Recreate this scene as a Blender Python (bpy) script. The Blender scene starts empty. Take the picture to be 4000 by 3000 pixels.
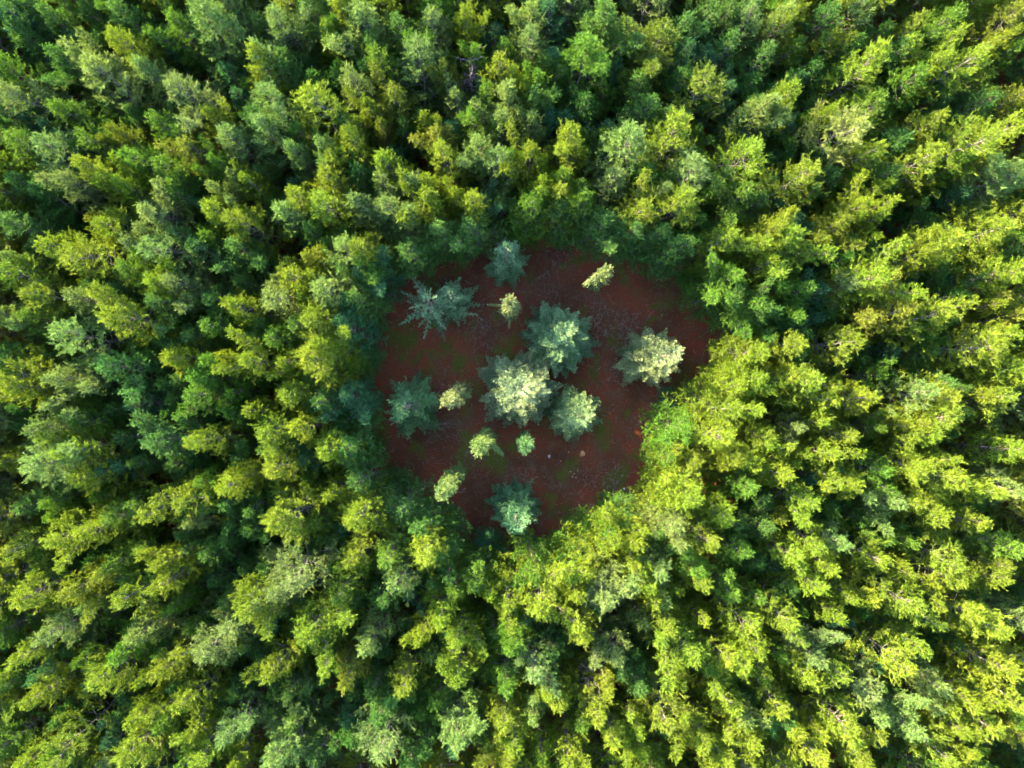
import bpy, math, random
import numpy as np
from mathutils import Vector, Matrix

# ------------------------------------------------------------------ camera, sky, sun, exposure
scene = bpy.context.scene
CAM_H = 60.0
cam_data = bpy.data.cameras.new('camera')
cam_data.lens = 25.0
cam_data.sensor_width = 36.0
cam_data.clip_start = 0.5
cam_data.clip_end = 2000.0
camera = bpy.data.objects.new('camera', cam_data)
scene.collection.objects.link(camera)
camera.location = (0, 0, CAM_H)
camera.rotation_euler = (0, 0, 0)
scene.camera = camera

SUN_EL = 21.5
SUN_AZ = 143.0                      # degrees, counter-clockwise from +X (photo right): light comes from the upper left
world = bpy.data.worlds.new('World')
scene.world = world
world.use_nodes = True
wn = world.node_tree
bg = wn.nodes['Background']
sky = wn.nodes.new('ShaderNodeTexSky')
sky.sky_type = 'NISHITA'
sky.sun_disc = False
sky.sun_elevation = math.radians(SUN_EL)
sky.sun_rotation = math.radians(90.0 - SUN_AZ)
sky.air_density = 1.0
sky.dust_density = 0.6
sky.ozone_density = 1.0
wn.links.new(sky.outputs[0], bg.inputs[0])
bg.inputs[1].default_value = 0.145

sun_data = bpy.data.lights.new('sun', 'SUN')
sun_data.energy = 5.0
sun_data.angle = math.radians(0.55)
sun_data.color = (1.0, 0.84, 0.50)
sun = bpy.data.objects.new('sun', sun_data)
scene.collection.objects.link(sun)
sd = Vector((math.cos(math.radians(SUN_EL)) * math.cos(math.radians(SUN_AZ)),
             math.cos(math.radians(SUN_EL)) * math.sin(math.radians(SUN_AZ)),
             math.sin(math.radians(SUN_EL))))
sun.rotation_euler = sd.to_track_quat('Z', 'Y').to_euler()
sun.location = sd * 150

vs = scene.view_settings
vs.view_transform = 'Standard'
vs.look = 'None'
vs.gamma = 1.0
vs.exposure = 3.45
vs.use_curve_mapping = False
cy = scene.cycles
cy.max_bounces = 5
cy.use_adaptive_sampling = True
cy.adaptive_threshold = 0.025
cy.use_denoising = True
cy.adaptive_min_samples = 40
cy.diffuse_bounces = 3
cy.glossy_bounces = 1
cy.transmission_bounces = 4
cy.caustics_reflective = False
cy.caustics_refractive = False

COL = scene.collection
KPX = 36.0 / 25.0 / 4000.0          # metres per photo pixel per metre of distance


def px(x, y, z=0.0):
    """Photo pixel (4000 x 3000) to the point of the place at height z."""
    d = CAM_H - z
    return np.array(((x - 2000.0) * KPX * d, -(y - 1500.0) * KPX * d, z))


# ------------------------------------------------------------------ helpers
def link(name, data, parent=None):
    o = bpy.data.objects.new(name, data)
    COL.objects.link(o)
    if parent is not None:
        o.parent = parent
    return o


def tag(o, label=None, cat=None, group=None, kind=None):
    if label: o['label'] = label
    if cat: o['category'] = cat
    if group: o['group'] = group
    if kind: o['kind'] = kind
    return o


def mesh_from(name, verts, faces, mats, shade=None, mat_index=None, smooth=False):
    """verts (n,3) array, faces (m,k) array with one k."""
    verts = np.asarray(verts, np.float32)
    faces = np.asarray(faces, np.int32)
    m = bpy.data.meshes.new(name)
    k = faces.shape[1]
    m.vertices.add(len(verts))
    m.vertices.foreach_set('co', verts.ravel())
    m.loops.add(faces.size)
    m.loops.foreach_set('vertex_index', faces.ravel())
    m.polygons.add(len(faces))
    m.polygons.foreach_set('loop_start', np.arange(0, faces.size, k, dtype=np.int32))
    if smooth:
        m.polygons.foreach_set('use_smooth', np.ones(len(faces), bool))
    for mt in mats:
        m.materials.append(mt)
    if mat_index is not None:
        m.polygons.foreach_set('material_index', np.asarray(mat_index, np.int32))
    if shade is not None:
        a = m.attributes.new('shade', 'FLOAT', 'FACE')
        a.data.foreach_set('value', np.asarray(shade, np.float32))
    m.update(calc_edges=True)
    return m


def unit(v):
    return v / np.maximum(np.linalg.norm(v, axis=-1, keepdims=True), 1e-9)


def tubes(lines, sides):
    """lines: list of (pts (n,3), r0, r1) -> triangle soup of tapered tubes."""
    V, F, off = [], [], 0
    ang = np.arange(sides) * 2 * math.pi / sides
    for pts, r0, r1 in lines:
        n = len(pts)
        t = unit(np.gradient(pts, axis=0))
        ref = np.array((0.0, 0.0, 1.0)) if abs(t[0][2]) < 0.9 else np.array((1.0, 0.0, 0.0))
        u = unit(np.cross(t, ref))
        w = np.cross(t, u)
        r = np.linspace(r0, r1, n)[:, None, None]
        ring = pts[:, None, :] + r * (np.cos(ang)[None, :, None] * u[:, None, :] + np.sin(ang)[None, :, None] * w[:, None, :])
        V.append(ring.reshape(-1, 3))
        i = np.arange(n - 1)[:, None] * sides
        j = np.arange(sides)[None, :]
        a = (i + j).ravel(); b = (i + (j + 1) % sides).ravel()
        c = a + sides; d = b + sides
        F.append(np.stack((np.concatenate((a, b)), np.concatenate((b, d)), np.concatenate((c, c))), 1) + off)
        off += n * sides
    return np.concatenate(V), np.concatenate(F)


def blades(P, D, L, W, rng):
    """One narrow leaf triangle per point."""
    D = unit(D)
    r = rng.normal(size=P.shape)
    s = unit(np.cross(D, r)) * (W[:, None] * 0.5)
    V = np.stack((P - s, P + s, P + D * L[:, None]), 1).reshape(-1, 3)
    F = np.arange(len(V)).reshape(-1, 3)
    return V, F


def curve_pts(p, d, length, n, bend, rng, wob=0.08):
    """A wobbling line from p along d that bends towards vector bend."""
    pts = [p]
    d = unit(d)
    st = length / (n - 1)
    for _ in range(n - 1):
        d = unit(d + bend / (n - 1) + rng.normal(size=3) * wob)
        pts.append(pts[-1] + d * st)
    return np.array(pts)


def sample_line(pts, a, b, step, rng):
    """Points and tangents along the part a..b of a line."""
    seg = np.linalg.norm(np.diff(pts, axis=0), axis=1)
    cum = np.concatenate(((0,), np.cumsum(seg)))
    tot = cum[-1]
    n = max(1, int(tot * (b - a) / step))
    s = (a + (b - a) * (np.arange(n) + rng.random(n)) / n) * tot
    P = np.stack([np.interp(s, cum, pts[:, k]) for k in range(3)], 1)
    idx = np.clip(np.searchsorted(cum, s) - 1, 0, len(seg) - 1)
    T = unit(np.diff(pts, axis=0))[idx]
    return P, T


# ------------------------------------------------------------------ materials
def new_mat(name):
    m = bpy.data.materials.new(name)
    m.use_nodes = True
    m.node_tree.nodes.clear()
    return m, m.node_tree.nodes, m.node_tree.links


def leaf_material(name, default_tint, trans=0.3, var=0.45, hue=0.018, gloss=0.015):
    m, N, Lk = new_mat(name)
    out = N.new('ShaderNodeOutputMaterial')
    at = N.new('ShaderNodeAttribute'); at.attribute_type = 'INSTANCER'; at.attribute_name = 'tint'
    sh = N.new('ShaderNodeAttribute'); sh.attribute_type = 'GEOMETRY'; sh.attribute_name = 'shade'
    mr = N.new('ShaderNodeMapRange')
    mr.inputs['To Min'].default_value = 1.0 - var
    mr.inputs['To Max'].default_value = 1.0 + var
    Lk.new(sh.outputs['Fac'], mr.inputs['Value'])
    hm = N.new('ShaderNodeMapRange')
    hm.inputs['To Min'].default_value = 0.5 + hue
    hm.inputs['To Max'].default_value = 0.5 - hue
    Lk.new(sh.outputs['Fac'], hm.inputs['Value'])
    hsv = N.new('ShaderNodeHueSaturation')
    Lk.new(hm.outputs[0], hsv.inputs['Hue'])
    Lk.new(mr.outputs[0], hsv.inputs['Value'])
    if default_tint is None:
        Lk.new(at.outputs['Color'], hsv.inputs['Color'])
    else:
        hsv.inputs['Color'].default_value = (*default_tint, 1)
    df = N.new('ShaderNodeBsdfDiffuse')
    Lk.new(hsv.outputs[0], df.inputs['Color'])
    tr = N.new('ShaderNodeBsdfTranslucent')
    tint = N.new('ShaderNodeMix'); tint.data_type = 'RGBA'; tint.blend_type = 'MULTIPLY'
    tint.inputs[0].default_value = 1.0
    tint.inputs[7].default_value = (1.15, 1.15, 0.5, 1)
    Lk.new(hsv.outputs[0], tint.inputs[6])
    Lk.new(tint.outputs[2], tr.inputs['Color'])
    mx = N.new('ShaderNodeMixShader'); mx.inputs[0].default_value = trans
    Lk.new(df.outputs[0], mx.inputs[1]); Lk.new(tr.outputs[0], mx.inputs[2])
    gl = N.new('ShaderNodeBsdfGlossy'); gl.inputs['Roughness'].default_value = 0.5
    gl.inputs['Color'].default_value = (0.9, 0.9, 0.9, 1)
    mg = N.new('ShaderNodeMixShader'); mg.inputs[0].default_value = gloss
    Lk.new(mx.outputs[0], mg.inputs[1]); Lk.new(gl.outputs[0], mg.inputs[2])
    Lk.new(mg.outputs[0], out.inputs['Surface'])
    return m


def bark_material(name, c1, c2, scale=9.0):
    m, N, Lk = new_mat(name)
    out = N.new('ShaderNodeOutputMaterial')
    tc = N.new('ShaderNodeTexCoord')
    ns = N.new('ShaderNodeTexNoise'); ns.inputs['Scale'].default_value = scale; ns.inputs['Detail'].default_value = 4
    Lk.new(tc.outputs['Object'], ns.inputs['Vector'])
    cr = N.new('ShaderNodeValToRGB')
    cr.color_ramp.elements[0].position = 0.35; cr.color_ramp.elements[0].color = (*c1, 1)
    cr.color_ramp.elements[1].position = 0.65; cr.color_ramp.elements[1].color = (*c2, 1)
    Lk.new(ns.outputs['Fac'], cr.inputs[0])
    df = N.new('ShaderNodeBsdfDiffuse'); df.inputs['Roughness'].default_value = 0.6
    Lk.new(cr.outputs[0], df.inputs['Color'])
    bp = N.new('ShaderNodeBump'); bp.inputs['Strength'].default_value = 0.4
    Lk.new(ns.outputs['Fac'], bp.inputs['Height'])
    Lk.new(bp.outputs[0], df.inputs['Normal'])
    Lk.new(df.outputs[0], out.inputs['Surface'])
    return m


MAT_PINE = leaf_material('pine_needles', None)
MAT_FIR = leaf_material('fir_needles', None, trans=0.2, var=0.5, hue=0.015, gloss=0.02)
MAT_BARK = bark_material('pine_bark', (0.06, 0.05, 0.04), (0.20, 0.18, 0.155))
MAT_FIRBARK = bark_material('fir_bark', (0.10, 0.075, 0.055), (0.24, 0.19, 0.15))
MAT_DEAD = bark_material('dead_wood', (0.11, 0.085, 0.09), (0.25, 0.20, 0.21))
MAT_TWIG = bark_material('fallen_twigs', (0.09, 0.06, 0.05), (0.30, 0.24, 0.19), 3.0)
MAT_GRASS = leaf_material('grass_blades', (0.07, 0.085, 0.018), trans=0.3, var=0.5)


def ground_material():
    m, N, Lk = new_mat('red_soil')
    out = N.new('ShaderNodeOutputMaterial')
    tc = N.new('ShaderNodeTexCoord')

    def noise(scale, detail=5, rough=0.6, dist=0.0):
        n = N.new('ShaderNodeTexNoise')
        n.inputs['Scale'].default_value = scale
        n.inputs['Detail'].default_value = detail
        n.inputs['Roughness'].default_value = rough
        n.inputs['Distortion'].default_value = dist
        Lk.new(tc.outputs['Object'], n.inputs['Vector'])
        return n

    def ramp(src, p0, p1):
        r = N.new('ShaderNodeMapRange'); r.interpolation_type = 'SMOOTHSTEP'
        r.inputs['From Min'].default_value = p0; r.inputs['From Max'].default_value = p1
        Lk.new(src, r.inputs['Value'])
        return r.outputs[0]

    def mix(fac, a, b):
        x = N.new('ShaderNodeMix'); x.data_type = 'RGBA'
        Lk.new(fac, x.inputs[0])
        for v, s in ((a, 6), (b, 7)):
            if isinstance(v, tuple): x.inputs[s].default_value = (*v, 1)
            else: Lk.new(v, x.inputs[s])
        return x.outputs[2]

    big = noise(0.22, 4, 0.55, 0.4)
    mid = noise(0.75, 6, 0.65, 0.3)
    fine = noise(7.0, 6, 0.7)
    grit = noise(38.0, 3, 0.7)
    moss = noise(0.38, 5, 0.62, 0.6)
    moss.noise_dimensions = '3D'
    mp = N.new('ShaderNodeMapping'); mp.inputs['Location'].default_value = (13.0, 7.0, 3.0)
    Lk.new(tc.outputs['Object'], mp.inputs['Vector']); Lk.new(mp.outputs[0], moss.inputs['Vector'])
    base = mix(ramp(big.outputs['Fac'], 0.38, 0.62), (0.105, 0.040, 0.020), (0.20, 0.052, 0.024))
    base = mix(ramp(mid.outputs['Fac'], 0.45, 0.70), base, (0.125, 0.065, 0.036))
    base = mix(ramp(moss.outputs['Fac'], 0.50, 0.66), base, (0.085, 0.085, 0.014))
    base = mix(ramp(fine.outputs['Fac'], 0.50, 0.74), base, (0.05, 0.028, 0.018))
    base = mix(ramp(grit.outputs['Fac'], 0.60, 0.80), base, (0.20, 0.13, 0.10))
    df = N.new('ShaderNodeBsdfDiffuse'); df.inputs['Roughness'].default_value = 0.8
    Lk.new(base, df.inputs['Color'])
    bp = N.new('ShaderNodeBump'); bp.inputs['Strength'].default_value = 0.7; bp.inputs['Distance'].default_value = 0.08
    Lk.new(fine.outputs['Fac'], bp.inputs['Height'])
    Lk.new(bp.outputs[0], df.inputs['Normal'])
    Lk.new(df.outputs[0], out.inputs['Surface'])
    return m


def stone_material(name, c1, c2):
    m = bark_material(name, c1, c2, 6.0)
    return m


# ------------------------------------------------------------------ the clearing outline and the ground
RIM_PX = [(1826, 1005), (1990, 975), (2170, 960), (2350, 978), (2513, 1060), (2658, 1150), (2715, 1240), (2748, 1338),
          (2685, 1475), (2590, 1555), (2535, 1640), (2508, 1800), (2425, 1915), (2265, 2005), (2150, 2060), (1935, 2095),
          (1808, 2030), (1736, 1955), (1591, 1850), (1483, 1772), (1470, 1627), (1478, 1446), (1495, 1270), (1573, 1121), (1690, 1040)]
RIM = np.array([px(a, b)[:2] for a, b in RIM_PX])


def rim_dist(p):
    """Signed distance to the clearing outline: negative inside."""
    a = RIM; b = np.roll(RIM, -1, 0)
    ab = b - a
    t = np.clip(((p - a) * ab).sum(1) / (ab * ab).sum(1), 0, 1)
    q = a + ab * t[:, None]
    dd = np.linalg.norm(p - q, axis=1)
    d = dd.min()
    cond = ((a[:, 1] > p[1]) != (b[:, 1] > p[1]))
    xs = a[:, 0] + (p[1] - a[:, 1]) / np.where(ab[:, 1] == 0, 1e-9, ab[:, 1]) * ab[:, 0]
    inside = (np.count_nonzero(cond & (p[0] < xs)) % 2) == 1
    i = dd.argmin()
    return (-d if inside else d), q[i]


def ground_z(x, y):
    return 0.10 * np.sin(x * 0.31 + 1.0) * np.cos(y * 0.27) + 0.05 * np.sin(x * 0.7 + 2 * np.sin(y * 0.33)) * np.sin(y * 0.8 + 1.5 * np.sin(x * 0.4)) + 0.02 * np.sin(x * 2.1 + 2 * np.sin(y)) * np.sin(y * 1.7 + 2 * np.sin(x * 0.9))


xs = np.concatenate(((-700, -300, -120), np.linspace(-62, 62, 249), (120, 300, 700)))
ys = np.concatenate(((-700, -300, -120), np.linspace(-50, 50, 201), (120, 300, 700)))
gx, gy = np.meshgrid(xs, ys)
gz = np.where((np.abs(gx) < 65) & (np.abs(gy) < 55), ground_z(gx, gy), 0.0)
rg = np.random.default_rng(5)
gz = gz + np.where((np.abs(gx) < 65) & (np.abs(gy) < 55), rg.normal(size=gz.shape) * 0.018, 0)
nx, ny = len(xs), len(ys)
ii = (np.arange(ny - 1)[:, None] * nx + np.arange(nx - 1)[None, :]).ravel()
ground = link('ground', mesh_from('ground', np.stack((gx.ravel(), gy.ravel(), gz.ravel()), 1),
                                  np.stack((ii, ii + 1, ii + 1 + nx, ii + nx), 1), [ground_material()], smooth=True))
tag(ground, 'reddish brown bare soil with olive moss patches', kind='structure')


# ------------------------------------------------------------------ pine prototypes
PINE_H = 12.0


def build_pine(seed, R=1.9, zb=0.16, leaders=1, dens=1.0, open_=0.0):
    """Crown and trunk geometry of one pine, 12 m tall."""
    rng = np.random.default_rng(seed)
    H = PINE_H
    n = 16
    z = np.linspace(0, H, n)
    wx = np.cumsum(rng.normal(size=n) * 0.055); wy = np.cumsum(rng.normal(size=n) * 0.055)
    wx -= wx[0]; wy -= wy[0]
    trunk = np.stack((wx, wy, z), 1)
    stems = [(trunk, 0.0)]
    thick = [(trunk, 0.13, 0.012)]
    if leaders > 1:
        for k in range(leaders - 1):
            zi = rng.uniform(0.55, 0.75) * H
            p0 = np.array([np.interp(zi, z, wx), np.interp(zi, z, wy), zi])
            a = rng.uniform(0, 6.283)
            st = curve_pts(p0, np.array((math.cos(a) * 0.8, math.sin(a) * 0.8, 0.8)), (H - zi) * rng.uniform(0.95, 1.1), 8, np.array((0, 0, 1.3)), rng, 0.05)
            stems.append((st, zi))
            thick.append((st, 0.06, 0.01))
    thin, shoots = [], []
    az = rng.uniform(0, 6.283)
    for si, (stem, z0) in enumerate(stems):
        top = stem[-1][2]
        nb = int((78 if si == 0 else 24) * (1 - 0.3 * open_))
        for k in range(nb):
            t = (k + rng.random()) / nb
            zz = (zb * H + (top - zb * H) * t ** 0.9) if si == 0 else z0 + (top - z0) * (0.25 + 0.75 * t)
            tt = (zz - zb * H) / (H - zb * H)
            p0 = np.array([np.interp(zz, stem[:, 2], stem[:, 0]), np.interp(zz, stem[:, 2], stem[:, 1]), zz])
            az += 2.39996 + rng.normal() * 0.35
            prof = (0.78 + 0.35 * min(tt / 0.3, 1.0)) * (1 - max(0.0, (tt - 0.2) / 0.8) ** 1.6) + 0.13
            ln = R * prof * rng.choice([0.75, 0.9, 1.0, 1.0, 1.08, 1.18]) * (1.0 if si == 0 else 0.65)
            if rng.random() < 0.05 + 0.3 * open_:
                continue
            el = math.radians(2 + 52 * max(0, tt) ** 1.3 + rng.normal() * 9)
            d = np.array((math.cos(az) * math.cos(el), math.sin(az) * math.cos(el), math.sin(el)))
            br = curve_pts(p0, d, ln, 7, np.array((0, 0, 0.55)), rng, 0.09)
            (thick if ln > 1.0 else thin).append((br, 0.010 + 0.010 * ln, 0.005))
            ns = max(3, int(ln * 4.8))
            for j in range(ns):
                u = 0.25 + 0.75 * (j + rng.random() * 0.6) / ns
                q = br[0] * 0
                f = u * (len(br) - 1); i0 = min(int(f), len(br) - 2); w = f - i0
                q = br[i0] * (1 - w) + br[i0 + 1] * w
                tg = unit(br[i0 + 1] - br[i0])
                side = unit(np.cross(tg, np.array((0, 0, 1.0)))) * (1 if j % 2 else -1)
                sd_ = tg * rng.uniform(0.5, 1.0) + side * rng.uniform(0.4, 0.95) + np.array((0, 0, rng.uniform(-0.15, 0.55)))
                sl = (0.28 + 0.34 * ln * (1 - u * 0.7)) * rng.uniform(0.7, 1.25)
                sc = curve_pts(q, sd_, sl, 4, np.array((0, 0, 0.35)), rng, 0.14)
                thin.append((sc, 0.007, 0.003))
                shoots.append((sc, 0.15, 1.0))
                for c in range(rng.integers(2, 5)):
                    e = rng.integers(1, 4)
                    td = unit(sc[e] - sc[e - 1]) * 0.8 + rng.normal(size=3) * 0.6 + np.array((0, 0, 0.12))
                    tw = curve_pts(sc[e], td, rng.uniform(0.14, 0.34), 3, np.array((0, 0, 0.2)), rng, 0.15)
                    shoots.append((tw, 0.0, 1.0))
            shoots.append((br, 0.75, 1.0))
        shoots.append((stem, 0.955, 1.0))
    P, D, S = [], [], []
    for pts, a, b in shoots:
        p, tgt = sample_line(pts, a, b, 0.056 / dens, rng)
        P.append(p); D.append(tgt)
        S.append(np.full(len(p), np.clip(rng.normal(0.5, 0.2), 0, 1)))
    P = np.concatenate(P); D = np.concatenate(D); S = np.concatenate(S)
    rep = 5
    P = np.repeat(P, rep, 0); D = np.repeat(D, rep, 0); S = np.repeat(S, rep)
    m = len(P)
    P = P + rng.normal(size=P.shape) * 0.012
    D = D * 0.95 + unit(rng.normal(size=D.shape)) * 0.75 + np.array((0, 0, 0.12))
    V, F = blades(P, D, rng.uniform(0.10, 0.21, m), rng.uniform(0.013, 0.027, m), rng)
    S = np.clip(S + rng.normal(size=m) * 0.12, 0, 1)
    tv, tf = tubes(thick, 5)
    nv, nf = tubes(thin, 3)
    TV = np.concatenate((tv, nv)); TF = np.concatenate((tf, nf + len(tv)))
    return V, F, S, TV, TF


VARIANTS = []
SPEC = [(11, 1.9, .14, 1, 1.0, 0), (12, 1.8, .20, 2, 1.0, 0), (13, 2.05, .12, 1, 1.0, .3), (14, 1.75, .22, 1, 1.0, 0),
        (15, 1.95, .16, 2, 1.0, .2), (16, 1.85, .14, 3, 1.0, 0), (17, 2.1, .20, 1, .95, .7), (18, 1.7, .10, 1, 1.0, 0),
        (19, 2.0, .18, 2, 1.0, .4), (20, 1.9, .12, 1, 1.0, .1)]
mass_col = bpy.data.collections.new('mass_sources')
for i, (seed, R, zb, ld, dn, op) in enumerate(SPEC):
    V, F, S, TV, TF = build_pine(seed, R, zb, ld, dn, op)
    crown_mesh = mesh_from('pine_crown', V, F, [MAT_PINE], S)
    trunk_mesh = mesh_from('pine_trunk', TV, TF, [MAT_BARK], smooth=True)
    VARIANTS.append((crown_mesh, trunk_mesh))
    if i in (0, 1, 3, 5, 8):
        joined = mesh_from('pine_whole', np.concatenate((V, TV)), np.concatenate((F, TF + len(V))), [MAT_PINE, MAT_BARK],
                           np.concatenate((S, np.zeros(len(TF)))), np.concatenate((np.zeros(len(F)), np.ones(len(TF)))))
        mo = bpy.data.objects.new('mass_%d' % i, joined)
        mass_col.objects.link(mo)

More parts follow.
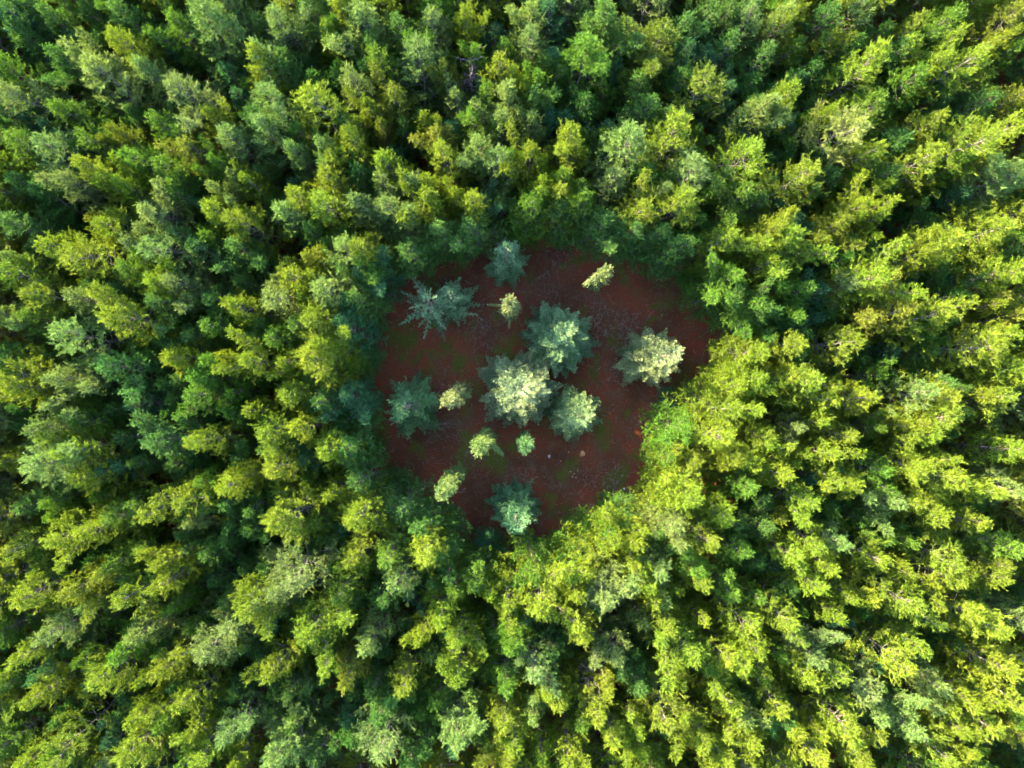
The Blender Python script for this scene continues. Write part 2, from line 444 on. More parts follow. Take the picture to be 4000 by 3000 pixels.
# ------------------------------------------------------------------ the pines of the photograph: x, y of the crown's lit top, look, size
# look: y yellow-lime, l lime, p pale grey-green, g mid green, o olive, d dark green, b blue-green; size s m L; e after it = on the clearing rim
PINES = '''
68,55 gL;182,55 gm;75,135 gm;466,150 ym;590,265 pm;320,245 pm;400,312 pL;682,128 lm;785,45 pL;886,95 pm;980,240 ym;22,272 lm;115,365 pL;262,440 lm;702,350 pL;830,460 ys;632,478 lm;58,535 lL;365,548 lm;732,556 om;888,536 pm;535,602 lm;192,612 pL;645,656 lm;372,680 ym;870,640 ls;255,690 pm;100,722 gm;540,432 gs;492,520 os;258,200 gm;20,60 bm;12,478 gm;484,38 gm;318,48 dm;960,742 ys;480,742 ys;842,742 ps
1082,80 pm;1267,115 ys;1362,30 ym;1432,75 pL;1318,82 ls;1452,168 gm;1157,205 gm;1202,42 gm;1572,62 gm;1672,80 pm;1816,78 ys;1855,190 ls;1962,167 ls;1964,253 ym;1950,350 pm;1601,186 lm;1620,265 pL;1475,271 lm;1380,328 pm;1767,290 os;1267,360 yL;1050,328 pm;1533,378 om;1768,396 ps;1656,434 ys;1436,432 ys;1463,490 os;1361,478 gm;1560,515 gs;1836,466 lm;1945,461 pm;1050,535 pm;1190,510 dm;1264,546 ps;1374,558 ym;1708,540 om;1881,558 pm;1186,620 ps;1300,630 ls;1514,625 ym;1634,648 pm;1755,643 ym;1887,620 pm;1155,722 ym;1252,728 ym;1690,728 ys;1782,742 ys;1028,452 gm;1988,662 ls;1042,196 pm;1108,262 gm;1236,282 dm
2058,46 pm;2092,150 pm;2148,80 bm;2352,42 gL;2308,182 lL;2582,140 oL;2768,344 oL;2642,510 yL;2868,194 gm;2520,307 gs;2484,398 gm;2127,316 ls;2077,381 gm;2267,398 dm;2068,484 ps;2253,546 ym;2452,511 pL;2081,597 ym;2398,656 pm;2560,678 dm;2886,556 yL;2724,712 pL;2078,684 ys;2212,696 ym;2980,420 pm;2892,448 bs;2752,32 gm;2652,52 gm;2832,52 gm;2962,42 pm;2722,106 gs;2962,214 gm;2370,112 gm;2798,664 gs;2012,290 ys;2580,724 ps
3131,32 ym;3050,88 pm;3082,158 ls;3348,56 pm;3256,42 gm;3602,50 om;3741,42 lm;3950,68 oL;3895,156 ys;3956,166 ls;3235,172 os;3492,168 gm;3395,234 yL;3770,168 yL;3680,234 ym;3583,268 lm;3814,376 gm;3982,352 om;3072,374 ym;3022,402 pm;3335,452 wL;3245,448 ys;3376,570 ym;3470,388 lm;3652,450 ym;3940,500 yL;3815,532 yL;3515,556 gm;3644,648 yL;3774,666 ls;3964,676 pL;3172,646 yL;3432,742 ys;3500,690 gm;3200,250 dm;3606,152 dm
570,798 pm;836,800 ym;936,856 ym;330,840 os;420,878 ym;505,908 pm;612,930 pL;68,882 gL;204,970 ym;360,1010 yL;828,922 ls;82,1030 ps;36,1084 yL;172,1106 ym;312,1160 pm;592,1102 ym;706,1124 pm;460,1230 yL;852,1142 gm;940,1192 ym;809,1270 lm;114,1256 lm;16,1230 pm;262,1306 pL;488,1075 lm;696,1368 ym;886,1392 ys;972,1426 ym;100,1450 yL;258,1470 pm;456,1452 gL;776,1490 lm;206,802 dm;792,986 gm;692,784 gs;636,1178 gm;944,992 gm
1270,804 yL;1100,808 pm;1394,808 pm;1511,790 pm;1676,776 ym;1788,794 ym;1684,838 ys;1582,868 pm;1434,930 ym;1298,976 pm;1218,1016 os;1108,1040 ym;1408,1000 lm;1298,1108 pL;1217,1102 ys;1046,1108 pL;1182,1192 ls;1244,1232 yL;1054,1322 lm;1244,1342 ym;1102,1392 ys;1204,1414 yL;1144,1244 gm;1396,1180 gme;1478,1080 bme;1410,1310 bme;1606,966 gme;1856,868 gme;1722,904 gme;1198,892 gs;1352,904 ds
2062,796 lm;2200,774 ym;2284,792 lm;2470,814 ym;2668,802 yL;2894,800 lm;2846,906 ym;2972,930 ym;2606,1050 gme;2826,1104 lm;2954,1180 lm;2986,1036 ys;2776,1182 gme;2908,1346 ym;2792,1402 lm;2846,1466 ym;2958,1490 ym;2630,940 gme;2424,926 gme;2186,908 gme;2522,962 gme;2330,906 gme;2884,1244 gm
3090,920 yL;3012,882 ym;3362,808 ym;3432,856 ys;3298,872 om;3724,930 yL;3942,906 yL;3876,848 lm;3588,1008 ym;3430,1056 yL;3318,1100 pm;3928,1076 yL;3894,1180 ys;3610,1260 yL;3528,1224 oL;3096,1350 ym;3312,1324 ym;3852,1384 yL;3946,1418 yL;3900,1308 ys;3960,1250 om;3654,1464 gm;3148,1152 lm;3022,1204 dm;3702,1142 dm;3042,1482 ym;3150,1492 ym
158,1634 pm;268,1752 ym;104,1800 pL;346,1672 ls;332,1908 ym;606,1722 gL;796,1728 ym;740,1950 ym;790,1872 ls;567,2004 ym;213,2084 ym;80,2146 ym;356,2066 ym;457,2178 lm;654,2194 ym;906,1902 ym;984,1650 ys;790,1540 lm;884,1524 ls;968,2076 gs;110,1966 gm;190,1950 ls;62,1516 ym;440,2028 lm;992,1852 ys;748,2066 ps;76,1602 ds
1096,1540 ym;1018,1672 ym;1158,1672 ym;1260,1776 ym;1048,1838 ym;1102,2034 yL;1378,2028 yL;1134,2200 pL;1630,2170 yL;1426,2192 ym;1530,2126 lm;1440,1860 gme;1556,1962 gme;1700,2026 gme;1784,2086 gme;1902,2204 lm;1378,1712 gme;1256,1570 gm;1384,1560 bme;1290,1932 ys
2806,1588 yL;2922,1572 ym;2836,1680 yL;2640,1652 lme;2694,1790 yme;2590,1790 lse;2710,1940 yL;2624,1958 ym;2662,2066 pm;2836,1990 ym;2796,2082 ym;2404,1972 gme;2388,2076 ym;2484,2130 ym;2566,2210 pm;2278,2192 ym;2200,2146 lm;2080,2172 lme;2702,2194 lm;2890,2194 lm;2988,1724 ym;2948,1902 lm;2950,2084 gm;2846,1838 ym;2346,2036 lme;2560,1706 lse
3110,1530 yL;3232,1546 ym;3355,1562 ym;3205,1666 ys;3118,1650 ps;3324,1688 ym;3022,1736 ym;3132,1768 ys;3214,1778 ym;3040,1856 ym;3306,1892 ym;3142,1966 ym;3070,2028 os;3206,2100 ym;3102,2156 ym;3426,1808 lm;3558,1824 ym;3504,1966 pm;3708,1556 yL;3582,1588 pm;3734,1682 yL;3644,1706 ym;3726,1856 yL;3678,2012 ym;3914,1578 ym;3930,1746 ym;3948,1912 pm;3828,1924 ym;3788,2060 ym;3922,2106 lm;3716,2192 yL;3418,2178 ym;3558,2100 ls;3298,2122 pm;3236,2226 ym;3544,2232 ys;3906,2226 om;3522,1664 os;3920,1500 ym;3418,1682 ls
88,2336 yL;300,2282 ym;466,2352 ym;198,2476 pL;364,2400 ps;566,2470 pm;64,2564 ym;472,2548 lm;370,2636 ym;166,2722 ym;638,2636 ym;772,2532 pL;946,2360 yL;566,2676 ys;780,2738 ym;252,2902 yL;488,2934 yL;102,2960 ym;28,2876 lm;882,2850 pm;788,2934 ym;692,2952 lm;632,2816 lm;926,2976 ys;660,2262 ym;36,2668 gs;536,2816 ys
1086,2274 pm;1024,2366 pm;1214,2462 yL;1328,2306 lm;1442,2510 pm;1063,2634 ym;1354,2636 om;1567,2690 ym;1646,2518 ys;1708,2400 ym;1584,2296 pm;1818,2486 ym;1788,2628 ym;1890,2312 ys;1474,2878 pL;1750,2856 pL;1110,2950 pL;1984,2312 ym;1976,2786 ym;1968,2882 ym;1996,2958 ym;1150,2850 gs;1976,2644 lm;1994,2506 lm;1500,2788 gm;1254,2960 gm;1604,2962 gm
2118,2350 yL;2236,2342 ym;2354,2296 pL;2544,2288 ym;2582,2352 ys;2504,2400 ps;2276,2494 ym;2394,2540 pm;2102,2604 pm;2189,2698 ym;2106,2706 ys;2315,2752 ym;2374,2698 ys;2670,2518 yL;2662,2634 ys;2820,2526 ym;2758,2604 lm;2914,2628 yL;2804,2722 ym;2938,2454 ym;2606,2800 yL;2378,2882 ym;2096,2816 ps;2118,2888 ys;2252,2966 ym;2512,2942 ys;2788,2874 ym;2946,2894 ym;2882,2794 pm;2796,2978 ym;2978,2536 ym;2722,2272 ym;2522,2682 gm;2494,2592 gs;2850,2292 lm;2960,2330 ls;2772,2446 ys;2622,2440 ym;2484,2836 ys;2024,2516 lm
3054,2384 ym;3220,2304 ym;3298,2290 ys;3370,2352 ym;3276,2424 ys;3536,2314 yL;3702,2262 ym;3914,2290 ym;3560,2478 ym;3852,2432 yL;3472,2572 yL;3166,2534 pm;3094,2612 ym;3252,2636 ym;3174,2706 ym;3024,2722 ym;3386,2722 pm;3630,2682 pm;3914,2652 yL;3780,2706 ym;3324,2856 yL;3520,2834 pm;3868,2832 yL;3726,2818 ym;3652,2924 ym;3150,2936 ym;3974,2452 pm;3974,2868 om;3072,2824 gm;3852,2978 lm;3396,2978 ym;3188,2836 ys;3022,2548 ls
'''
TINT = {'y': (0.124, 0.184, 0.013), 'l': (0.076, 0.160, 0.016), 'p': (0.115, 0.182, 0.048), 'g': (0.058, 0.138, 0.026),
        'o': (0.118, 0.158, 0.016), 'd': (0.040, 0.112, 0.016), 'b': (0.046, 0.135, 0.054), 'w': (0.140, 0.188, 0.045)}
LOOK = {'y': 'yellow-lime', 'l': 'lime-green', 'p': 'pale grey-green', 'g': 'mid-green', 'o': 'olive-yellow', 'd': 'dark green', 'b': 'bluish green', 'w': 'sparse pale yellow'}
HGT = {'y': 12.4, 'l': 11.6, 'p': 12.1, 'g': 10.9, 'o': 11.7, 'd': 10.1, 'b': 10.4, 'w': 13.4}
SZ = {'s': 0.66, 'm': 0.90, 'L': 1.15}
DH = {'s': -0.8, 'm': 0.0, 'L': 0.7}
ONES = 'zero one two three four five six seven eight nine ten eleven twelve thirteen fourteen fifteen sixteen seventeen eighteen nineteen'.split()
TENS = 'x x twenty thirty forty fifty sixty seventy eighty ninety'.split()


def words(n):
    if n < 20: return ONES[n]
    return TENS[n // 10] + ('-' + ONES[n % 10] if n % 10 else '')


rnd = random.Random(7)
trees = []
for item in PINES.replace('\n', ';').split(';'):
    item = item.strip()
    if not item: continue
    xy, code = item.split()
    x, y = map(float, xy.split(','))
    look, size, edge = code[0], code[1], code.endswith('e')
    h = HGT[look] + DH[size] + rnd.uniform(-0.5, 0.5)
    if edge: h = min(h, 11.4) * rnd.uniform(0.94, 1.0)
    p = px(x, y, 0.9 * h)
    base = p[:2].copy()
    d, q = rim_dist(base)
    need = 1.2 if not edge else 0.6
    if d < need:                     # keep the trunks off the clearing's soil
        dirv = unit(q - base) if d < 0 else unit(base - q)
        base = q + dirv * need
    s = SZ[size] * rnd.uniform(0.92, 1.08)
    trees.append([base[0], base[1], h, s, look, size, edge, x, y])

order = sorted(range(len(trees)), key=lambda i: -(trees[i][3] + (0.25 if trees[i][6] else 0) + 0.03 * trees[i][2]))
single = set(order[:300])
used_labels = set()


def jitter_tint(c, amt=0.12):
    f = 1 + rnd.uniform(-amt, amt)
    return [c[0] * f * (1 + rnd.uniform(-amt, amt)), c[1] * f, c[2] * f * (1 + rnd.uniform(-amt, amt))]


mass = []                            # x, y, h, s, tint for the joined remainder
for i, (x, y, h, s, look, size, edge, ix, iy) in enumerate(trees):
    tint = jitter_tint(TINT[look])
    if i not in single:
        mass.append((x, y, h, s, tint)); continue
    cm, tm = VARIANTS[6 if look == 'w' else rnd.randrange(len(VARIANTS))]
    root = link('pine_tree', None)
    root.empty_display_size = 0.3
    root.location = (x, y, float(ground_z(x, y)) - 0.03)
    root.rotation_euler = (rnd.gauss(0, 0.03), rnd.gauss(0, 0.03), rnd.uniform(0, 6.283))
    root.scale = (s, s, h / PINE_H)
    c = link('crown', cm, root); c['tint'] = tint
    link('trunk', tm, root)
    a, b = min(98, max(1, round(ix / 40))), min(98, max(1, round(iy / 30)))
    sz = {'s': 'slender', 'm': 'medium', 'L': 'broad'}[size]
    where = 'on clearing rim, ' if edge else ''
    for da, db in ((0, 0), (1, 0), (0, 1), (-1, 0), (0, -1), (1, 1)):
        lab = '%s %s pine %s%s percent across and %s percent down the photo' % (sz, LOOK[look], where, words(a + da), words(b + db))
        if lab not in used_labels: break
    used_labels.add(lab)
    tag(root, lab, 'tree', 'pines of the plantation around the clearing')

# ------------------------------------------------------------------ fill: the lower and farther pines nobody can count
placed = [(t[0], t[1]) for t in trees]
HOLES = [(px(1290, 2690, 1)[:2], 1.7), (px(690, 1640, 3)[:2], 1.6), (px(2060, 260, 3)[:2], 0.8)]
PA = np.array(placed)
count = 0
for _ in range(9000):
    x = rnd.uniform(-58, 50); y = rnd.uniform(-40, 46)
    p = np.array((x, y))
    d, q = rim_dist(p)
    if d < 1.4: continue
    inner = abs(x) < 34.8 and abs(y) < 26.2
    if any(np.linalg.norm(p - hc) < hr for hc, hr in HOLES): continue
    mind = np.min(np.hypot(PA[:, 0] - x, PA[:, 1] - y))
    if mind < (1.35 if inner else 2.1): continue
    PA = np.vstack((PA, p))
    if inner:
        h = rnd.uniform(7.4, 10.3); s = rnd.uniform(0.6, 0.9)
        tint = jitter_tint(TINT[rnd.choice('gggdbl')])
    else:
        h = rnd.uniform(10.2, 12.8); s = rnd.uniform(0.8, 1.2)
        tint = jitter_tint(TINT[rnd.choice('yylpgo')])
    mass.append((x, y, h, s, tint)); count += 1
per = np.concatenate((RIM, RIM[:1]))
for a, b in zip(per[:-1], per[1:]):
    n = max(1, int(np.linalg.norm(b - a) / 1.9))
    out = unit(np.array(((b - a)[1], -(b - a)[0])))
    for k in range(n):
        p = a + (b - a) * (k + rnd.random()) / n
        for sgn in (1, -1):
            q = p + sgn * out * rnd.uniform(0.15, 1.5)
            dd = rim_dist(q)[0]
            if dd > 0.1: break
        if dd <= 0.1 or np.min(np.hypot(PA[:, 0] - q[0], PA[:, 1] - q[1])) < 0.7: continue
        PA = np.vstack((PA, q))
        h = rnd.uniform(2.2, 6.0) + 1.2 * dd
        mass.append((q[0], q[1], h, rnd.uniform(0.5, 0.75), jitter_tint(TINT[rnd.choice('ggblg')])))
print('single pines', len(single), 'listed', len(trees), 'fill', count)

pm = bpy.data.meshes.new('pine_forest')
pm.from_pydata([(m[0], m[1], -0.05) for m in mass], [], [])


def pt_attr(name, typ, vals, key):
    a = pm.attributes.new(name, typ, 'POINT')
    a.data.foreach_set(key, np.asarray(vals, np.float32 if typ != 'INT' else np.int32).ravel())


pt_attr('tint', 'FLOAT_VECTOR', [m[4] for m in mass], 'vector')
pt_attr('size', 'FLOAT_VECTOR', [(m[3], m[3], m[2] / PINE_H) for m in mass], 'vector')
pt_attr('turn', 'FLOAT_VECTOR', [(rnd.gauss(0, .03), rnd.gauss(0, .03), rnd.uniform(0, 6.283)) for m in mass], 'vector')
pt_attr('which', 'INT', [rnd.randrange(5) for m in mass], 'value')
forest = link('pine_forest', pm)
tag(forest, 'lower and farther green pines filling the plantation between the tall crowns', 'forest', kind='stuff')
ng = bpy.data.node_groups.new('forest_fill', 'GeometryNodeTree')
ng.interface.new_socket('Geometry', in_out='INPUT', socket_type='NodeSocketGeometry')
ng.interface.new_socket('Geometry', in_out='OUTPUT', socket_type='NodeSocketGeometry')
gi = ng.nodes.new('NodeGroupInput'); go = ng.nodes.new('NodeGroupOutput')
iop = ng.nodes.new('GeometryNodeInstanceOnPoints')
ci = ng.nodes.new('GeometryNodeCollectionInfo')
ci.inputs['Collection'].default_value = mass_col
ci.inputs['Separate Children'].default_value = True
ci.inputs['Reset Children'].default_value = True


def named(n, t):
    a = ng.nodes.new('GeometryNodeInputNamedAttribute'); a.data_type = t; a.inputs['Name'].default_value = n
    return a.outputs[0]


e2r = ng.nodes.new('FunctionNodeEulerToRotation')
ng.links.new(named('turn', 'FLOAT_VECTOR'), e2r.inputs[0])
ng.links.new(gi.outputs[0], iop.inputs['Points'])
ng.links.new(ci.outputs[0], iop.inputs['Instance'])
iop.inputs['Pick Instance'].default_value = True
ng.links.new(named('which', 'INT'), iop.inputs['Instance Index'])
ng.links.new(e2r.outputs[0], iop.inputs['Rotation'])
ng.links.new(named('size', 'FLOAT_VECTOR'), iop.inputs['Scale'])
ng.links.new(iop.outputs[0], go.inputs[0])
md = forest.modifiers.new('fill', 'NODES'); md.node_group = ng


# ------------------------------------------------------------------ conifers in the clearing
def build_fir(seed, H, R, per=7, whorls=13, gap=0.0, spiky=0.0, zb=0.05, dens=1.0):
    """A fir: whorls of level branches with flat leafy sprays."""
    rng = np.random.default_rng(seed)
    z = np.linspace(0, H, 12)
    trunk = np.stack((np.cumsum(rng.normal(size=12) * 0.02), np.cumsum(rng.normal(size=12) * 0.02), z), 1)
    trunk[:, :2] -= trunk[0, :2]
    thick, thin = [(trunk, 0.02 * H ** 0.9, 0.012)], []
    P, D, S = [], [], []

    def spray(pts, a, b, shade, step=0.05):
        p, t = sample_line(pts, a, b, step / dens, rng)
        side = unit(np.cross(t, np.array((0, 0, 1.0))))
        for s in (-1, 1, 0):
            d = t * 0.9 + side * (s * 0.85) + np.array((0, 0, 0.22)) + rng.normal(size=t.shape) * 0.22
            P.append(p); D.append(d); S.append(np.full(len(p), shade))

    off = rng.uniform(0, 6.283)
    for w in range(whorls):
        t = w / (whorls - 1)
        zz = H * (zb + (0.985 - zb) * t ** 0.92)
        nb = max(4, int(per * (1 - 0.35 * t) + rng.integers(-1, 2)))
        off += rng.uniform(0.3, 0.9)
        for k in range(nb):
            if rng.random() < gap: continue
            az = off + 6.283 * k / nb + rng.normal() * 0.13
            c0 = np.array([np.interp(zz, z, trunk[:, 0]), np.interp(zz, z, trunk[:, 1]), zz + rng.normal() * 0.08])
            ln = R * (0.10 + 0.98 * (1 - t) ** 0.75) * rng.uniform(0.78, 1.1) * (1 + spiky * rng.choice([-0.25, 0, 0.3]))
            el = math.radians(-4 + 42 * t ** 1.4 + rng.normal() * 5)
            d = np.array((math.cos(az) * math.cos(el), math.sin(az) * math.cos(el), math.sin(el)))
            br = curve_pts(c0, d, ln, 7, np.array((0, 0, 0.22)), rng, 0.05)
            thick.append((br, 0.012 + 0.012 * ln, 0.006))
            sh = float(np.clip(rng.normal(0.5, 0.26), 0, 1))
            spray(br, 0.18, 1.0, sh)
            ns = max(3, int(ln * 6.5 * (1 - 0.35 * spiky)))
            for j in range(ns):
                u = 0.16 + 0.80 * (j + 0.5) / ns
                f = u * 6; i0 = min(int(f), 5); wgt = f - i0
                q = br[i0] * (1 - wgt) + br[i0 + 1] * wgt
                tg = unit(br[i0 + 1] - br[i0])
                side = unit(np.cross(tg, np.array((0, 0, 1.0)))) * (1 if j % 2 else -1)
                sl = (0.12 + 0.40 * ln * (1 - u)) * rng.uniform(0.75, 1.2) * (1 - 0.45 * spiky)
                sd_ = tg * 0.85 + side * 0.75 + np.array((0, 0, rng.uniform(0.0, 0.3)))
                sc = curve_pts(q, sd_, sl, 4, np.array((0, 0, 0.1)), rng, 0.08)
                thin.append((sc, 0.008, 0.004))
                spray(sc, 0.0, 1.0, float(np.clip(sh + rng.normal() * 0.08, 0, 1)))
                if sl > 0.35:
                    for e in (1, 2):
                        for s in (-1, 1):
                            tt = unit(sc[e + 1] - sc[e])
                            sd2 = tt * 0.8 + np.cross(tt, np.array((0, 0, 1.0))) * s * 0.75
                            spray(curve_pts(sc[e], sd2, sl * 0.4, 3, np.zeros(3), rng, 0.05), 0.0, 1.0, sh)
    spray(trunk, 0.94, 1.0, 0.5, 0.012)
    P = np.concatenate(P); D = np.concatenate(D); S = np.concatenate(S)
    m = len(P)
    V, F = blades(P, D, rng.uniform(0.09, 0.18, m), rng.uniform(0.035, 0.06, m), rng)
    S = np.clip(S + rng.normal(size=m) * 0.10, 0, 1)
    tv, tf = tubes(thick, 5); nv, nf = tubes(thin, 3)
    return V, F, S, np.concatenate((tv, nv)), np.concatenate((tf, nf + len(tv)))


def build_cypress(seed, H, R, lean=(0, 0), zb=0.10, n=30000, lobes=3):
    """A dense column of upright scaly sprays, rounded like a clipped cone."""
    rng = np.random.default_rng(seed)
    tv, tf = tubes([(np.stack((np.linspace(0, lean[0], 9), np.linspace(0, lean[1], 9), np.linspace(0, H * 0.97, 9)), 1), 0.09, 0.012)], 6)
    ns = n // 60
    t = rng.random(ns) ** 0.8
    a = rng.uniform(0, 6.283, ns)
    prof = np.where(t < 0.35, 0.72 + 0.28 * np.sin(t / 0.35 * 1.5708), np.cos(np.clip((t - 0.35) / 0.68, 0, 1) * 1.5708) ** 0.62)
    r = R * prof * (0.72 + 0.1 * np.sin(a * lobes + t * 5 + seed)) * (1 - 0.5 * rng.random(ns) ** 2.5)
    z = H * (zb + (0.955 - zb) * t)
    P0 = np.stack((lean[0] * z / H + r * np.cos(a), lean[1] * z / H + r * np.sin(a), z), 1)
    D0 = unit(np.stack((np.cos(a) * 0.6, np.sin(a) * 0.6, rng.uniform(0.5, 1.1, ns)), 1) + rng.normal(size=(ns, 3)) * 0.22)
    ln = rng.uniform(0.2, 0.5, ns) * rng.choice([0.8, 1.0, 1.4], ns)
    k = np.repeat(np.arange(ns), 60)
    n = len(k)
    u = rng.random(n)
    P = P0[k] + D0[k] * (ln[k] * u)[:, None] + rng.normal(size=(n, 3)) * (0.07 * (1 - 0.7 * u))[:, None]
    D = D0[k] * 0.8 + rng.normal(size=(n, 3)) * 0.5
    V, F = blades(P, D, rng.uniform(0.07, 0.15, n), rng.uniform(0.018, 0.036, n), rng)
    S = np.clip(rng.normal(0.5, 0.28, ns)[k] + rng.normal(size=n) * 0.1, 0, 1)
    # ascending inner limbs
    limbs = []
    for k in range(16):
        zz = H * rng.uniform(zb, 0.8); aa = rng.uniform(0, 6.283)
        limbs.append((curve_pts(np.array((lean[0] * zz / H, lean[1] * zz / H, zz)), np.array((math.cos(aa), math.sin(aa), 1.2)), R * 0.8, 4, np.array((0, 0, 0.6)), rng, 0.05), 0.02, 0.006))
    lv, lf = tubes(limbs, 4)
    return V, F, S, np.concatenate((tv, lv)), np.concatenate((tf, lf + len(tv)))


def shoot_mesh(seed, p0, p1, width, n=2600):
    """A leafy side shoot that sticks out of a clipped column."""
    rng = np.random.default_rng(seed)
    p0 = np.array(p0, float); p1 = np.array(p1, float)
    t = rng.random(n)
    c = p0 + (p1 - p0) * t[:, None] + rng.normal(size=(n, 3)) * (width * (1 - 0.6 * t))[:, None]
    D = unit(p1 - p0) * 0.8 + rng.normal(size=(n, 3)) * 0.5
    return blades(c, D, rng.uniform(0.08, 0.18, n), rng.uniform(0.02, 0.04, n), rng), np.clip(rng.normal(0.55, 0.15, n), 0, 1)


SILVER = (0.125, 0.220, 0.098)
FIRS = [  # apex px, height, radius, look, label
    (1660, 1165, 9.6, 2.6, dict(per=6, whorls=9, gap=0.12, spiky=0.9, zb=0.30), SILVER, 'star-shaped silvery blue fir with long spiky arms by the upper left rim'),
    (1748, 1140, 8.4, 2.0, dict(per=6, whorls=11, gap=0.2, spiky=0.4), SILVER, 'blue-green fir close behind the right arms of the star-shaped fir'),
    (1974, 962, 10.0, 2.0, dict(per=7, whorls=12, spiky=0.2), SILVER, 'narrow silvery fir at the top rim of the clearing'),
    (2205, 1305, 9.0, 3.3, dict(per=10, whorls=13), SILVER, 'largest silvery green fir, in shade, above the sunlit fir'),
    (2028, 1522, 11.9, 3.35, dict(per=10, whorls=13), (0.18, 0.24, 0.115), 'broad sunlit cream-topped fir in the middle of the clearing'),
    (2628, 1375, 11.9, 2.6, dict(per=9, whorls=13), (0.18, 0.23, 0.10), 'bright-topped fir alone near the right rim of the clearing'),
    (1568, 1592, 10.4, 3.1, dict(per=7, whorls=12, gap=0.12, spiky=0.35), (0.075, 0.165, 0.055), 'open-branched dark green fir against the left rim of the clearing'),
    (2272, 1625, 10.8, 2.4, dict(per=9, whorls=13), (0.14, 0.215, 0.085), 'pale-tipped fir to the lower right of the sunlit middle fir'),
    (2014, 2056, 10.7, 2.2, dict(per=9, whorls=13), (0.075, 0.18, 0.075), 'deep blue-green fir standing alone at the bottom rim'),
]
for k, (ix, iy, h, R, kw, tint, lab) in enumerate(FIRS):
    V, F, S, TV, TF = build_fir(100 + k, h, R, **kw)
    b = px(ix, iy, h * 0.95)
    root = link('fir_tree', None); root.empty_display_size = 0.3
    root.location = (b[0], b[1], float(ground_z(b[0], b[1])) - 0.03)
    c = link('crown', mesh_from('fir_crown', V, F, [MAT_FIR], S), root); c['tint'] = list(tint)
    link('trunk', mesh_from('fir_trunk', TV, TF, [MAT_FIRBARK], smooth=True), root)
    tag(root, lab, 'tree', 'firs growing in the clearing')

CYP = (0.13, 0.165, 0.06)
CYPRESS = [  # apex px, height, radius, lean px, side shoot
    (1992, 1178, 10.6, 0.66, (0, 0), [(-0.5, 0.2, 5.5, -1.7, 0.25, 5.9), (0, -0.6, 4.0, -0.1, -1.3, 3.4)], (0.15, 0.18, 0.065), 'cream-topped columnar cypress with a thin twig sticking out, below the narrow silvery fir'),
    (2374, 1052, 11.2, 0.38, (0, 0), [(-0.2, 0, 9.0, -1.35, -0.75, 8.3)], (0.14, 0.175, 0.055), 'small columnar cypress with one long side shoot near the upper right rim'),
    (1742, 1572, 11.6, 0.72, (-0.9, -0.9), [], (0.15, 0.18, 0.065), 'fat pale-tipped leaning cypress beside the open-branched fir'),
    (1868, 1752, 11.6, 0.76, (-0.4, -0.3), [(0.5, 0.1, 7.6, 1.45, -0.9, 7.0)], (0.115, 0.175, 0.045), 'bright columnar cypress with a drooping second shoot on its right'),
    (2052, 1748, 10.2, 0.50, (0, -0.15), [], (0.075, 0.16, 0.055), 'smallest cypress, plain oval, below the sunlit middle fir'),
    (1722, 1936, 12.6, 0.72, (-0.5, -0.5), [], (0.11, 0.17, 0.045), 'long curved columnar cypress nearest the lower left rim'),
]
for k, (ix, iy, h, R, lean, side, tint, lab) in enumerate(CYPRESS):
    V, F, S, TV, TF = build_cypress(200 + k, h, R, lean)
    b = px(ix, iy, h * 0.95)
    bx, by = b[0] - lean[0], b[1] - lean[1]
    root = link('cypress_tree', None); root.empty_display_size = 0.3
    root.location = (bx, by, float(ground_z(bx, by)) - 0.03)
    c = link('crown', mesh_from('cypress_crown', V, F, [MAT_FIR], S), root); c['tint'] = list(tint)
    link('trunk', mesh_from('cypress_trunk', TV, TF, [MAT_FIRBARK], smooth=True), root)
    for j, (x0, y0, z0, x1, y1, z1) in enumerate(side):
        o = (lean[0] * z0 / h, lean[1] * z0 / h)
        (sv, sf), ss = shoot_mesh(300 + 10 * k + j, (x0 + o[0], y0 + o[1], z0), (x1 + o[0], y1 + o[1], z1), 0.14 if abs(z0) > 6 else 0.05, 2600 if z0 > 6 else 500)
        sc = link('side_shoot', mesh_from('side_shoot', sv, sf, [MAT_FIR], ss), root); sc['tint'] = list(tint)
    tag(root, lab, 'tree', 'columnar cypresses growing in the clearing')


# ------------------------------------------------------------------ bare dead trees
def dead_tree(seed, ix, iy, h, lab):
    rng = np.random.default_rng(seed)
    tr = curve_pts(np.zeros(3), np.array((0, 0, 1.0)), h, 10, np.zeros(3), rng, 0.05)
    big, small = [(tr, 0.10, 0.015)], []
    for k in range(34):
        f = rng.uniform(4, 9); i0 = min(int(f), 8); p = tr[i0] * (1 - f + i0) + tr[i0 + 1] * (f - i0)
        a = rng.uniform(0, 6.283)
        br = curve_pts(p, np.array((math.cos(a), math.sin(a), rng.uniform(0.1, 0.9))), rng.uniform(0.6, 1.6), 6, np.array((0, 0, 0.4)), rng, 0.2)
        big.append((br, 0.025, 0.010))
        for j in range(7):
            q = br[rng.integers(2, 6)]
            small.append((curve_pts(q, rng.normal(size=3) + np.array((0, 0, 0.4)), rng.uniform(0.2, 0.6), 4, np.zeros(3), rng, 0.25), 0.012, 0.006))
    tv, tf = tubes(big[:1], 6); bv, bf = tubes(big[1:], 4); sv, sf = tubes(small, 3)
    b = px(ix, iy, h * 0.9)
    root = link('dead_tree', None)
    root.location = (b[0], b[1], -0.03)
    link('trunk', mesh_from('dead_trunk', tv, tf, [MAT_DEAD], smooth=True), root)
    link('branches', mesh_from('dead_branches', np.concatenate((bv, sv)), np.concatenate((bf, sf + len(bv))), [MAT_DEAD], smooth=True), root)
    tag(root, lab, 'tree', 'bare dead trees among the pines')


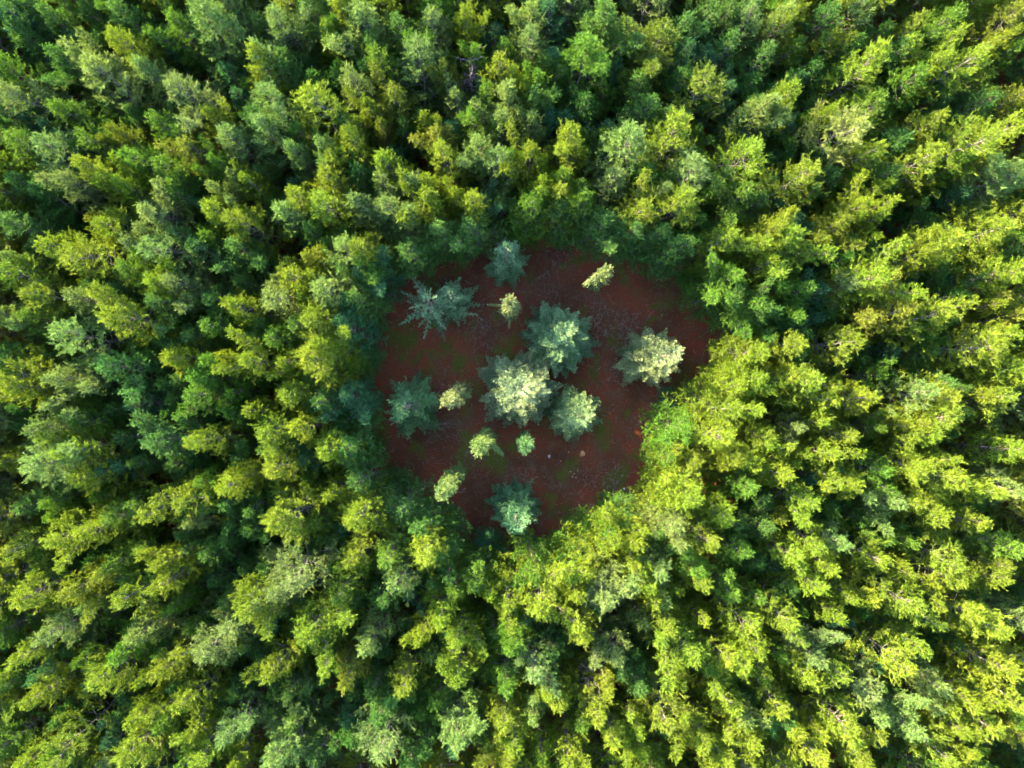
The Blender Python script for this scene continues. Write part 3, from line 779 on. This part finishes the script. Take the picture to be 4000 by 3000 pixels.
dead_tree(401, 1860, 298, 9.8, 'bare purplish grey dead tree among the pines near the top')
dead_tree(402, 2316, 2612, 9.6, 'bare grey dead treetop among yellow pines near the bottom')


# ------------------------------------------------------------------ stones and fallen branches
def stone(seed, ix, iy, sx, sy, sz, rot, mat, lab, cat='stone', group=None):
    rng = np.random.default_rng(seed)
    n1, n2 = 14, 9
    th = np.linspace(0, 6.283, n1, endpoint=False); ph = np.linspace(0.12, math.pi - 0.12, n2)
    T, Pp = np.meshgrid(th, ph)
    rr = 1 + 0.22 * np.sin(2 * T + seed) * np.sin(Pp) + 0.15 * np.sin(3 * T + 2 * Pp + seed) + rng.normal(size=T.shape) * 0.05
    V = np.stack((rr * np.sin(Pp) * np.cos(T) * sx, rr * np.sin(Pp) * np.sin(T) * sy, rr * np.cos(Pp) * sz), -1).reshape(-1, 3)
    F = []
    for i in range(n2 - 1):
        for j in range(n1):
            a = i * n1 + j; b = i * n1 + (j + 1) % n1
            F += [(a, a + n1, b), (b, a + n1, b + n1)]
    top = len(V)
    V = np.vstack((V, (0, 0, sz), (0, 0, -sz)))
    for j in range(n1):
        F.append((top, j, (j + 1) % n1))
        F.append((top + 1, (n2 - 1) * n1 + (j + 1) % n1, (n2 - 1) * n1 + j))
    b = px(ix, iy)
    o = link('stone', mesh_from('stone', V, np.array(F), [mat]))
    o.location = (b[0], b[1], float(ground_z(b[0], b[1])) + sz * 0.45)
    o.rotation_euler = (0.1, -0.08, rot)
    tag(o, lab, cat, group)


ORANGE = stone_material('orange_stone', (0.42, 0.17, 0.06), (0.62, 0.33, 0.16))
PALE = stone_material('pale_stone', (0.40, 0.30, 0.26), (0.66, 0.56, 0.50))
WHITE = stone_material('white_stone', (0.6, 0.58, 0.55), (0.8, 0.79, 0.77))
TAN = stone_material('tan_stone', (0.30, 0.19, 0.08), (0.45, 0.33, 0.16))
stone(1, 2275, 1772, 0.19, 0.28, 0.13, 0.35, ORANGE, 'large orange stone lying on bare red soil in the lower clearing')
stone(2, 2145, 1782, 0.09, 0.17, 0.08, -0.1, PALE, 'small pale pinkish stone left of the large orange stone')
stone(3, 2437, 1908, 0.08, 0.09, 0.06, 0.4, WHITE, 'tiny white stone at the lower right rim of the clearing')
for k, (ix, iy) in enumerate([(2228, 1842), (2243, 1850), (2236, 1862), (2256, 1838), (2250, 1866), (2222, 1766), (2190, 1800)]):
    stone(20 + k, ix, iy, 0.05 + 0.01 * (k % 3), 0.07, 0.04, k * 0.9, TAN, 'tiny tan stone scattered on the soil below the orange stone', group='tiny tan stones')


def fallen_branch(seed, pts_px, r, lab, twigs=6):
    rng = np.random.default_rng(seed)
    pts = np.array([px(a, b) for a, b in pts_px])
    n = 14
    t = np.linspace(0, len(pts) - 1, n)
    pts = np.stack([np.interp(t, np.arange(len(pts)), pts[:, k]) for k in range(3)], 1)
    pts[:, :2] += rng.normal(size=(n, 2)) * 0.05
    pts[:, 2] = ground_z(pts[:, 0], pts[:, 1]) + r + 0.05
    lines = [(pts, r, r * 0.35)]
    root = link('fallen_branch', None)
    o = pts[0].copy()
    root.location = o
    v, f = tubes([(pts - o, r, r * 0.35)], 6)
    link('stem', mesh_from('branch_stem', v, f, [MAT_TWIG], smooth=True), root)
    for k in range(twigs):
        i = rng.integers(3, n - 2)
        d = unit(pts[i + 1] - pts[i]) + np.append(rng.normal(size=2) * 0.9, 0.2)
        tw = curve_pts(pts[i] - o, d, rng.uniform(0.3, 0.9), 5, np.array((0, 0, -0.15)), rng, 0.12)
        v, f = tubes([(tw, r * 0.5, r * 0.2)], 4)
        link('twig', mesh_from('branch_twig', v, f, [MAT_TWIG], smooth=True), root)
    tag(root, lab, 'branch', 'fallen branches on the soil')


fallen_branch(501, [(2283, 1241), (2310, 1236), (2328, 1262), (2336, 1290), (2334, 1316)], 0.030, 'curved fallen branch at the upper right of the largest silvery fir', 4)
fallen_branch(502, [(2365, 1195), (2362, 1225), (2345, 1250), (2330, 1268)], 0.035, 'straight pale fallen branch beside the curved branch right of the largest fir', 5)
fallen_branch(503, [(2090, 1090), (2120, 1075), (2160, 1048)], 0.030, 'fallen branch on soil below the top rim, right of the narrow fir', 5)
fallen_branch(504, [(1690, 1660), (1740, 1655), (1800, 1660), (1812, 1655)], 0.028, 'long thin fallen branch below the fat leaning cypress', 6)
fallen_branch(505, [(1765, 1920), (1800, 1918), (1822, 1905)], 0.028, 'curved fallen branch beside the long curved cypress', 4)
fallen_branch(506, [(2390, 1930), (2400, 1890), (2425, 1870)], 0.030, 'fallen brushwood branch at the lower right rim by the white stone', 8)
fallen_branch(507, [(2310, 1325), (2345, 1308)], 0.025, 'short fallen branch touching the right side of the largest fir', 3)
fallen_branch(508, [(2255, 1930), (2290, 1890), (2290, 1870)], 0.022, 'thin bent fallen branch between orange stone and bottom rim', 3)
fallen_branch(509, [(2485, 1660), (2520, 1640)], 0.024, 'thin fallen branch on grey soil near the right rim', 3)

# litter of twigs nobody could count
rng = np.random.default_rng(77)
lines = []
tries = 0
lo, hi = RIM.min(0) - 3, RIM.max(0) + 3
piles = [px(a, b)[:2] for a, b in [(2390, 1880), (2340, 1220), (2470, 1270), (2430, 1300), (2180, 1020), (1660, 1530), (1840, 1800), (2050, 1870), (1730, 1680), (2120, 1180), (2390, 1440), (1880, 1260)]]
while len(lines) < 5000 and tries < 60000:
    tries += 1
    if rng.random() < 0.3:
        p = piles[rng.integers(len(piles))] + rng.normal(size=2) * 0.9
    else:
        p = rng.uniform(lo, hi)
    if rim_dist(p)[0] > 2.5: continue
    a = rng.uniform(0, 6.283)
    ln = rng.choice([0.15, 0.25, 0.35, 0.5, 0.8, 1.2], p=[.28, .28, .2, .13, .08, .03]) * rng.uniform(0.7, 1.3)
    q = np.stack((p[0] + np.cos(a) * np.linspace(-.5, .5, 3) * ln, p[1] + np.sin(a) * np.linspace(-.5, .5, 3) * ln, np.zeros(3)), 1)
    q[1, :2] += rng.normal(size=2) * ln * 0.08
    q[:, 2] = ground_z(q[:, 0], q[:, 1]) + 0.035 + rng.uniform(0, 0.05)
    r = 0.006 + 0.010 * rng.random()
    lines.append((q, r, r * 0.6))
v, f = tubes(lines, 3)
lit = link('twig_litter', mesh_from('twig_litter', v, f, [MAT_TWIG]))
tag(lit, 'brown twigs and needles littering the red soil of the clearing', 'twigs', kind='stuff')

# sparse grass and moss tufts
P = []
gp = [px(a, b)[:2] for a, b in [(1790, 1400), (1860, 1470), (1740, 1340), (2060, 1770), (2140, 1880), (2190, 1960), (2420, 1430), (2400, 1280), (1660, 1400), (2470, 1600), (2030, 1820), (2230, 2000), (1930, 1770), (1850, 1250), (2330, 1700)]]
while len(P) < 9000:
    c = gp[rng.integers(len(gp))]
    q = c + rng.normal(size=2) * np.array((1.0, 0.9))
    if rim_dist(q)[0] > 0.5: continue
    for _ in range(4):
        w = q + rng.normal(size=2) * 0.03
        P.append((w[0], w[1], float(ground_z(w[0], w[1])) - 0.01))
P = np.array(P)
D = rng.normal(size=P.shape) * 0.6 + np.array((0, 0, 0.9))
v, f = blades(P, D, rng.uniform(0.05, 0.14, len(P)), rng.uniform(0.012, 0.03, len(P)), rng)
gr = link('grass', mesh_from('grass', v, f, [MAT_GRASS], rng.random(len(f))))
tag(gr, 'sparse olive grass and moss tufts on the clearing soil', 'grass', kind='stuff')
